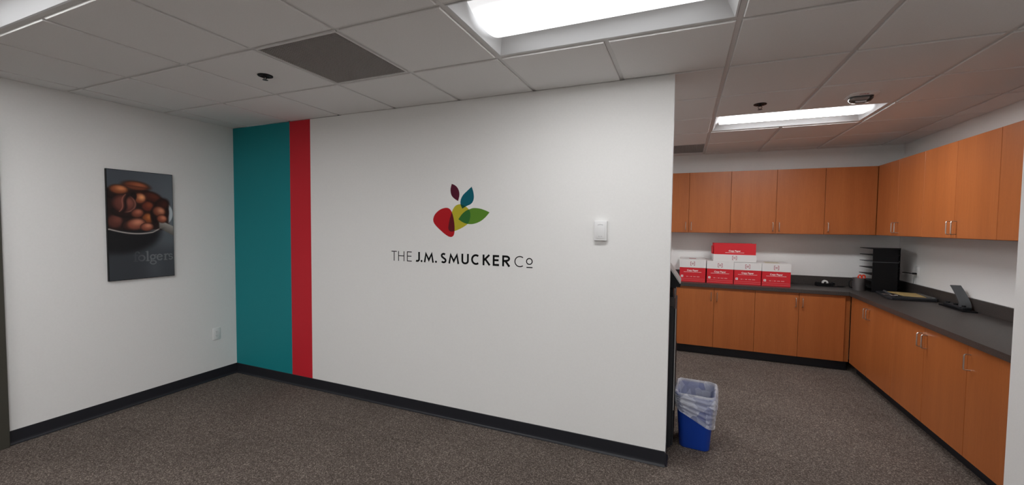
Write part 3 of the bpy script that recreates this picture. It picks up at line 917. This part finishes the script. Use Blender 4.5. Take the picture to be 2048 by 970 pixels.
# text helper using the built-in font
def text_mesh(s, size, depth, material, name, bold=0.0):
    cu = bpy.data.curves.new(name, 'FONT'); cu.body = s; cu.size = size; cu.extrude = depth; cu.align_x = 'CENTER'; cu.align_y = 'CENTER'
    cu.resolution_u = 2
    cu.offset = bold
    o = bpy.data.objects.new(name, cu); COL.objects.link(o)
    bpy.context.view_layer.update()
    me = bpy.data.meshes.new_from_object(o.evaluated_get(bpy.context.evaluated_depsgraph_get()))
    bpy.data.objects.remove(o); bpy.data.curves.remove(cu)
    me.materials.clear(); me.materials.append(M[material])
    me.name = name
    return me

# fire strobe
fs = thing('fire_strobe', 'white ceiling fire strobe with clear lens next to the copy room light', 'strobe', (3.375, 2.755, H))
b = bmesh.new()
def rrect(hx, hy, r, n=6):
    P = []
    for cx, cy, a in ((hx - r, hy - r, 0), (-hx + r, hy - r, 90), (-hx + r, -hy + r, 180), (hx - r, -hy + r, 270)):
        P += [(cx + r * math.cos(math.radians(a + 90 * k / n)), cy + r * math.sin(math.radians(a + 90 * k / n))) for k in range(n + 1)]
    return P
def loft(bm, rings, cap0=True, cap1=True):
    R = [[bm.verts.new(p) for p in r] for r in rings]
    n = len(R[0])
    for A, C in zip(R, R[1:]):
        for k in range(n): bm.faces.new((A[k], A[(k + 1) % n], C[(k + 1) % n], C[k]))
    if cap0: bm.faces.new(R[0][::-1])
    if cap1: bm.faces.new(R[-1])
    return R
loft(b, [[(x, y, 0) for x, y in rrect(.085, .105, .05)], [(x, y, -.004) for x, y in rrect(.085, .105, .05)], [(x, y, -.007) for x, y in rrect(.080, .100, .047)]])
obj('body', b, 'tile', fs, smooth=True)
b = bmesh.new()
loft(b, [[(x, y + .02, -.007) for x, y in rrect(.070, .05, .035)], [(x, y + .02, -.026) for x, y in rrect(.068, .048, .034)], [(x, y + .02, -.042) for x, y in rrect(.056, .036, .028)], [(x, y + .02, -.048) for x, y in rrect(.03, .018, .016)]])
obj('lens', b, 'glass', fs, smooth=True)
b = bmesh.new(); tube(b, [(-.03, .02, -.026), (-.01, .02, -.027), (.03, .02, -.026)], .005, 10); obj('flash_tube', b, 'chrome', fs, smooth=True)
b = bmesh.new(); bx(b, -.045, .045, .002, .04, -.013, -.008, bev=.002); obj('reflector', b, 'lgrey', fs)
tm = text_mesh('FIRE', .030, .0006, 'print_red', 'lettering')
o = obj('lettering', tm, None, fs, loc=(-.005, -.062, -.0072), rot=(math.pi, 0, 0))

# ------------------------------------------------------------------ paper cartons
CP = text_mesh('Copy Paper', .0265, .0003, 'print_white', 'brand_lettering', .0007)
def emblem_mesh():
    b = bmesh.new()
    a, t = .0225, .0048
    for q in (-1, 1):
        ribbon(b, [(q * .010, a), (q * a, a), (q * a, -a), (q * .010, -a)], t, 0, .0006)
    for q in (-1, 0, 1):
        ribbon(b, [(-.011, q * .008), (.011, q * .008)], .0034, 0, .0007)
    ribbon(b, [(-.009, -.008), (-.009, .008)], .003, 0, .0008)
    ribbon(b, [(.009, -.008), (.009, .008)], .003, 0, .0008)
    return new_mesh('emblem', b, 'print_red')
EMB = emblem_mesh()
def bars(rows, material, name):
    b = bmesh.new()
    for x0, x1, z0, z1 in rows: bx(b, x0, x1, -.0006, .0001, z0, z1)
    return new_mesh(name, b, material)
SMALL = bars([(-.10, .10, -.0015, .0015)], 'print_white', 'small_print')
ROW = bars([(-.075, -.055, -.004, .004), (-.045, -.040, -.004, .002), (-.028, -.008, -.004, .004), (.004, .034, -.004, .003), (.044, .075, -.004, .004)], 'print_pink', 'small_print')
SQ = bars([(-.0125, .0125, -.0125, .0125)], 'print_white', 'symbol_square')
SQI = bars([(-.008, .008, -.0015, .001), (-.008, .008, .004, .0065), (-.008, .008, -.007, -.0045)], 'print_red', 'symbol_lines')
LIN = bars([(-.140, .140, -.0009, .0009)], 'print_pink', 'print_line')

def carton(x0, x1, yf, h, lid, label, topmark=None):
    W = x1 - x0; D = .415
    t = thing('paper_carton', label, 'box', ((x0 + x1) / 2, yf, ZC), 0, 'copy paper cartons on the back counter')
    obj('carton_body', B(-W / 2 + .003, W / 2 - .003, .003, D - .003, 0, h - .006, bev=.0015), 'card_red', t)
    l = bmesh.new(); zl = h - lid
    # lid: open tray turned over the body
    bx(l, -W / 2, W / 2, 0, .0028, zl, h); bx(l, -W / 2, W / 2, D - .0028, D, zl, h)
    bx(l, -W / 2, -W / 2 + .0028, .0028, D - .0028, zl, h); bx(l, W / 2 - .0028, W / 2, .0028, D - .0028, zl, h)
    bx(l, -W / 2 + .0028, W / 2 - .0028, .0028, D - .0028, h - .004, h)
    obj('lid', l, 'card_white', t)
    ft = .003
    obj('emblem', EMB, None, t, loc=(0, 0, h - lid * .52))
    obj('brand_lettering', CP, None, t, loc=(0, ft - .0001, (zl) * .80), rot=(math.pi / 2, 0, 0))
    obj('small_print', SMALL, None, t, loc=(0, ft, zl * .69))
    obj('small_print', ROW, None, t, loc=(.005, ft, zl * .375))
    s = obj('symbol_square', SQ, None, t, loc=(-W / 2 + .032, ft, zl * .39)); obj('symbol_lines', SQI, None, s, loc=(0, -.0004, 0))
    obj('print_line', LIN, None, t, loc=(0, ft, zl * .22))
    obj('print_line', LIN, None, t, loc=(0, ft, zl * .10))
    if topmark:
        obj('lid_print', B(*topmark[0], h - .0002, h + .0006), topmark[1], t)
carton(2.183, 2.484, 4.600, .281, .102, 'red copy paper carton, leftmost of the bottom row', ((-.04, .04, .12, .2), 'print_red'))
carton(2.492, 2.786, 4.600, .269, .092, 'red copy paper carton second from the left in the bottom row')
carton(2.788, 3.075, 4.600, .266, .090, 'red copy paper carton third from the left in the bottom row')
carton(3.078, 3.369, 4.600, .266, .092, 'red copy paper carton at the right end of the bottom row', ((-.10, .05, .05, .26), 'pale_sheet'))

# carton on top: red sleeve standing in an upturned white lid, long side to the front
tc_ = thing('paper_carton', 'red paper carton in a white lid, lying on top of the row', 'box', (2.790, 4.605, ZC + .2695), 0, 'copy paper cartons on the back counter')
W, D = .456, .31
l = bmesh.new()
zl = .086
bx(l, -W / 2, W / 2, 0, .003, .003, zl); bx(l, -W / 2, W / 2, D - .003, D, .003, zl)
bx(l, -W / 2, -W / 2 + .003, .003, D - .003, .003, zl); bx(l, W / 2 - .003, W / 2, .003, D - .003, .003, zl)
bx(l, -W / 2, W / 2, 0, D, 0, .003)
obj('lid', l, 'card_white', tc_)
s = bmesh.new()
bx(s, -W / 2 + .004, W / 2 - .006, .0035, .0065, .004, .222); bx(s, -W / 2 + .004, W / 2 - .006, D - .0065, D - .0035, .004, .215)
bx(s, -W / 2 + .004, -W / 2 + .007, .0065, D - .0065, .004, .185); bx(s, W / 2 - .009, W / 2 - .006, .0065, D - .0065, .004, .185)
obj('carton_body', s, 'card_red', tc_)
obj('inner_base', B(-W / 2 + .008, W / 2 - .010, .007, D - .007, .004, .008), 'card_brown', tc_)
obj('side_flap', B(-W / 2 - .012, -W / 2 - .001, .03, D - .05, .088, .180), 'card_red', tc_, label='folded red side flap')
obj('emblem', EMB, None, tc_, loc=(0, 0, .047))
obj('brand_lettering', CP, None, tc_, loc=(0, .0034, .130), rot=(math.pi / 2, 0, 0))
obj('small_print', SMALL, None, tc_, loc=(0, .0035, .110))

# ------------------------------------------------------------------ things on the counter
# black corner sorter with seven shelves
so = thing('desk_sorter', 'black seven-shelf paper sorter standing in the counter corner', 'sorter', (4.10, 4.60, ZC))
ft, top = .012, .470
obj('back_panel', B(.150, .352, .318, .326, 0, .462), 'black', so)
obj('front_shade_panel', B(.002, .215, -.003, .005, 0, .468), 'black', so)  # black sheet standing in for the shade inside the open front
for k in range(7):
    z = top - .0705 * k
    fy = -.010 if k == 2 else 0.0           # the third shelf stands a little proud
    b = bmesh.new(); prism(b, [(0, fy), (.218, fy), (.355, .318), (-.012, .318)], 'z', z - .006, z)
    obj('shelf', b, 'black' if k != 2 else 'dgrey', so)  # lighter grey on the third shelf paints a highlight along its lip
obj('base', B(.0, .225, .0, .30, 0, .010), 'black', so)

# pen cup with scissors
pcx, pcy = 4.022, 4.700
pc = thing('pen_cup', 'round dark metal pen cup beside the black sorter', 'cup', (pcx, pcy, ZC))
b = bmesh.new(); lathe(b, [(0, 0), (.053, 0), (.056, .004), (.058, .135), (.0595, .139), (.0575, .139), (.0545, .006), (0, .006)], 32); obj('cup', b, 'dgrey', pc, smooth=True)
pcup = bpy.data.materials['dark_grey_plastic']
M['cupmetal'] = mat('cup_metal', (.42, .40, .40), .38, .9)
pc.children[0].data.materials[0] = M['cupmetal']
b = bmesh.new(); tube(b, [(-.057, .0, .115), (-.075, 0, .11), (-.088, 0, .085), (-.088, 0, .055), (-.076, 0, .03), (-.057, 0, .025)], .006, 8); obj('handle', b, 'black', pc, smooth=True)
sc = thing('scissors', 'scissors with red-orange grips standing in the pen cup', 'scissors', (pcx + .022, pcy - .005, ZC + .007), .2)
for s in (-1, 1):
    b = bmesh.new(); prism(b, [(s * .002, .0), (s * .010, .04), (s * .005, .115), (-s * .004, .115), (-s * .006, .04)], 'y', s * .001, s * .003)
    obj('blade', b, 'steel', sc)
    P = ea(s * .0185, .142, .0155, .022, 0, 360, 16)
    b = bmesh.new(); tube(b, [(p[0], s * .002, p[1]) for p in P], .0075, 8); obj('grip', b, 'scissor', sc, smooth=True)

# tape dispenser
td = thing('tape_dispenser', 'black tape dispenser with a white roll by the back splash', 'dispenser', (3.775, 4.930, ZC))
b = bmesh.new()
prism(b, [(-.09, 0), (.085, 0), (.09, .006), (.088, .045), (.078, .050), (.062, .036), (.02, .030), (-.02, .030), (-.05, .042), (-.082, .046), (-.092, .034), (-.094, .008)], 'y', -.03, .03)
obj('body', b, 'black', td)
b = bmesh.new()
R = []
for yy in (-.012, .012):
    for r in (.030, .014): R.append([b.verts.new((.0 + r * math.cos(2 * math.pi * k / 24), yy, .042 + r * math.sin(2 * math.pi * k / 24))) for k in range(24)])
for k in range(24):
    q = (k + 1) % 24
    b.faces.new((R[0][k], R[0][q], R[1][q], R[1][k])); b.faces.new((R[2][k], R[3][k], R[3][q], R[2][q]))
    b.faces.new((R[0][k], R[2][k], R[2][q], R[0][q])); b.faces.new((R[1][k], R[1][q], R[3][q], R[3][k]))
obj('tape_roll', b, 'tape', td, smooth=True)
obj('cutter', B(.078, .092, -.013, .013, .046, .050), 'steel', td)
for k in (-1, 1): obj('side_cheek', B(-.05, .05, k * .03 - .003, k * .03 + .003, .002, .038, bev=.002), 'black', td)

# pen lying by the cup
pn = thing('pen', 'black pen lying on the counter left of the pen cup', 'pen', (3.905, 4.905, ZC + .0055), .12)
b = bmesh.new(); tube(b, [(-.06, 0, 0), (.045, 0, 0)], .005, 10); obj('barrel', b, 'black', pn, smooth=True)
b = bmesh.new(); tube(b, [(.045, 0, 0), (.055, 0, 0), (.062, 0, 0)], .0032, 10); obj('tip', b, 'charcoal', pn, smooth=True)
b = bmesh.new(); bx(b, -.058, -.02, -.0015, .0015, .0045, .0068); obj('clip', b, 'steel', pn)

# paper trimmer: dark tray with tan bed, clear guard and cutting rail
tr = thing('paper_trimmer', 'dark grey paper trimmer with a tan bed on the counter corner', 'trimmer', (4.075, 4.08, ZC))
def P2(pts): return [(x - 4.075, y - 4.08) for x, y in pts]
b = bmesh.new()
outline = P2([(4.085, 4.075), (4.425, 4.10), (4.450, 4.14), (4.452, 4.44), (4.43, 4.50), (4.17, 4.555), (4.115, 4.535), (4.062, 4.12)])
loft(b, [[(x, y, .004) for x, y in outline], [(x, y, .020) for x, y in outline], [(x * .985 + .003, y * .985 + .003, .026) for x, y in outline]])
obj('tray', b, 'charcoal', tr)
b = bmesh.new(); prism(b, P2([(4.185, 4.535), (4.425, 4.488), (4.385, 4.19), (4.23, 4.22)]), 'z', .0255, .0285); obj('bed', b, 'tan', tr, label='tan cutting bed')
b = bmesh.new(); prism(b, P2([(4.392, 4.165), (4.44, 4.16), (4.445, 4.44), (4.43, 4.47)]), 'z', .0258, .034); obj('guard', b, 'clear_grey', tr)
b = bmesh.new(); tube(b, [(.045, .05, .032), (.105, .44, .032)], .010, 10); obj('rail', b, 'dgrey', tr, smooth=True)
b = bmesh.new(); bx(b, .02, .075, .045, .105, .026, .046, bev=.008, seg=2); obj('cutter_head', b, 'chrome', tr, smooth=True)
b = bmesh.new(); bx(b, .0, .04, .15, .20, .026, .036, bev=.004, seg=2); obj('clamp', b, 'steel', tr, smooth=True)
for x, y in ((.03, .03), (.34, .06), (.34, .38), (.10, .44)):
    b = bmesh.new(); lathe(b, [(0, 0), (.010, 0), (.010, .004), (0, .004)], 12, (x, y)); obj('foot', b, 'black', tr)

# hole punch with a raised lever
hp = thing('hole_punch', 'black hole punch with raised grey lever on the right counter', 'hole punch', (4.412, 3.765, ZC))
b = bmesh.new(); prism(b, [(-.045, -.17), (.04, -.19), (.05, .17), (-.04, .19)], 'z', 0, .012); obj('base', b, 'black', hp)
b = bmesh.new(); bx(b, -.030, .030, -.135, .145, .012, .036, bev=.006, seg=2); obj('punch_bar', b, 'charcoal', hp, smooth=True)
for yy in (-.11, .0, .11):
    b = bmesh.new(); lathe(b, [(0, .012), (.014, .012), (.014, .044), (.010, .048), (0, .048)], 16, (-.012, yy)); obj('punch_head', b, 'black', hp, smooth=True)
# curved paddle lever rising towards the far end
b = bmesh.new()
R = []
for k in range(13):
    s_ = k / 12
    yy = -.115 + .155 * s_ ** 1.35; zz = .035 + .165 * s_ ** .9
    wd = .074 - .006 * s_
    nyv, nzv = -.75, .5
    R.append([(-wd / 2, yy, zz), (wd / 2, yy, zz), (wd / 2, yy + .009, zz - .004), (-wd / 2, yy + .009, zz - .004)])
loft(b, R)
obj('lever', b, 'dgrey', hp, label='raised grey lever paddle')

# ------------------------------------------------------------------ copier behind the accent wall
cp = thing('copier', 'black office copier standing behind the end of the accent wall', 'copier', (1.60, 2.02, 0))
FX = .590
obj('cabinet', B(0, FX - .012, 0, .62, .035, 1.010, bev=.006, seg=2), 'charcoal', cp)
obj('front_cover', B(FX - .012, FX, .004, .616, .05, 1.000, bev=.003), 'charcoal', cp)
obj('edge_strip', B(FX - .004, FX + .001, .0025, .0055, .30, 1.000), 'lgrey', cp, label='pale strip along the front edge')
for k, z in enumerate((.10, .28, .46)): obj('paper_drawer', B(FX, FX + .004, .02, .60, z, z + .165, bev=.0015), 'black', cp)
obj('upper_frame', B(.04, FX - .008, .0, .62, 1.010, 1.075, bev=.004), 'brownblack', cp)
obj('output_bay', B(.06, FX - .022, .03, .60, 1.075, 1.140), 'black', cp)
obj('scanner', B(.02, FX - .004, .0, .62, 1.140, 1.185, bev=.004), 'black', cp)
obj('document_feeder', B(.03, FX - .085, .02, .60, 1.185, 1.285, bev=.02, seg=3), 'charcoal', cp, smooth=True)
b = bmesh.new(); prism(b, [(FX - .060, 1.150), (FX + .022, 1.150), (FX + .024, 1.172), (FX - .055, 1.290), (FX - .075, 1.288), (FX - .075, 1.15)], 'y', .002, .28)
pn_ = obj('control_panel', b, 'black', cp)
d = Vector((FX + .024 - (FX - .055), 1.172 - 1.290)); dn = Vector((-d.y, d.x)).normalized()
a0 = Vector((FX - .053, 1.287)); a1 = Vector((FX + .022, 1.175))
b = bmesh.new(); prism(b, [tuple(a0 - dn * .004), tuple(a1 - dn * .004), tuple(a1 + dn * .004), tuple(a0 + dn * .004)], 'y', -.001, .30)
obj('panel_bezel', b, 'lgrey', pn_, label='light grey tilted panel bezel')
for x, y in ((.05, .05), (.53, .05), (.05, .57), (.53, .57)):
    b = bmesh.new(); lathe(b, [(0, 0), (.025, 0), (.025, .034), (0, .034)], 14, (x, y)); obj('caster', b, 'black', cp)

# ------------------------------------------------------------------ blue bin with liner
bn = thing('waste_bin', 'blue plastic waste bin beside the end of the accent wall', 'bin', (2.335, 2.255, 0), math.radians(-4))
def ring(hx, hy, r, z, n=8): return [(x, y, z) for x, y in rrect(hx, hy, r, n)]
b = bmesh.new()
loft(b, [ring(.092, .122, .035, .002), ring(.098, .128, .038, .010), ring(.122, .160, .048, .370), ring(.126, .164, .050, .380), ring(.122, .160, .048, .382), ring(.119, .157, .047, .374), ring(.094, .124, .036, .014)])
obj('shell', b, 'bin', bn, smooth=True)
bl = bmesh.new()
rnd = random.Random(3)
from mathutils import noise as mn
N = 120
def fold(a, t, seed=0.0):
    c, s_ = math.cos(a), math.sin(a)
    d = t * 3.4 + .55 * math.sin(a + 1.0)                 # folds run slantwise round the bin
    n1 = mn.noise(Vector((c * 1.5, s_ * 1.5, d * 2.2 + seed)))
    n2 = mn.noise(Vector((c * 4.2 + 5, s_ * 4.2, d * 5.5 + seed)))
    n3 = mn.noise(Vector((c * 7 + 9, s_ * 7, d * 9 + seed)))
    return (1 - abs(n1) * 3.0) * .6 + (.5 - abs(n2) * 2) * .7 + n3 * .25 - .2
def hem(a): return .268 - .072 * math.cos(a + .62) - .020 * max(0, math.cos(a + .75)) ** 8 * 1.2
def film(hx, hy, r, z_fun, amp, t, seed):
    out = []
    for x, y in rrect(hx, hy, r, N // 4 - 1):
        a = math.atan2(y / hy, x / hx)
        k = amp * fold(a, t, seed)
        L_ = math.hypot(x, y)
        out.append((x * (1 + k / L_), y * (1 + k / L_), z_fun(a) + .25 * k))
    return out
rings = []
for k in range(9):                                        # inside, loose against the shell
    f = k / 8
    rings.append(film(.080 + .034 * f, .108 + .043 * f, .034 + .012 * f, (lambda zz: (lambda a: zz))(.05 + .33 * f), .012 * (1 - f) + .001, f * 1.2, 3))
rings.append(film(.119, .157, .060, lambda a: .393 + .005 * math.sin(3 * a), .006, 0, 5))
rings.append(film(.126, .164, .072, lambda a: .399 + .006 * math.sin(3 * a), .006, .02, 5))
rings.append(film(.133, .171, .078, lambda a: .397 + .006 * math.sin(3 * a), .007, .04, 5))
NR = 26
for k in range(1, NR + 1):
    t = k / NR
    zf = (lambda t: (lambda a: (1 - t) * (.393 + .006 * math.sin(3 * a)) + t * hem(a)))(t)
    grow = .006 * math.sin(math.pi * min(1, t * 1.3)) + .003
    rings.append(film(.133 + grow - .011 * t, .171 + grow - .011 * t, .075 - .022 * t, zf, .017 * min(1, .35 + t * 3) * (1 - .3 * t), t, 5))
loft(bl, rings, cap0=True, cap1=False)
o = obj('liner', bl, 'bag', bn, smooth=False, label='crumpled translucent white bin liner')
for p in o.data.polygons: p.use_smooth = True
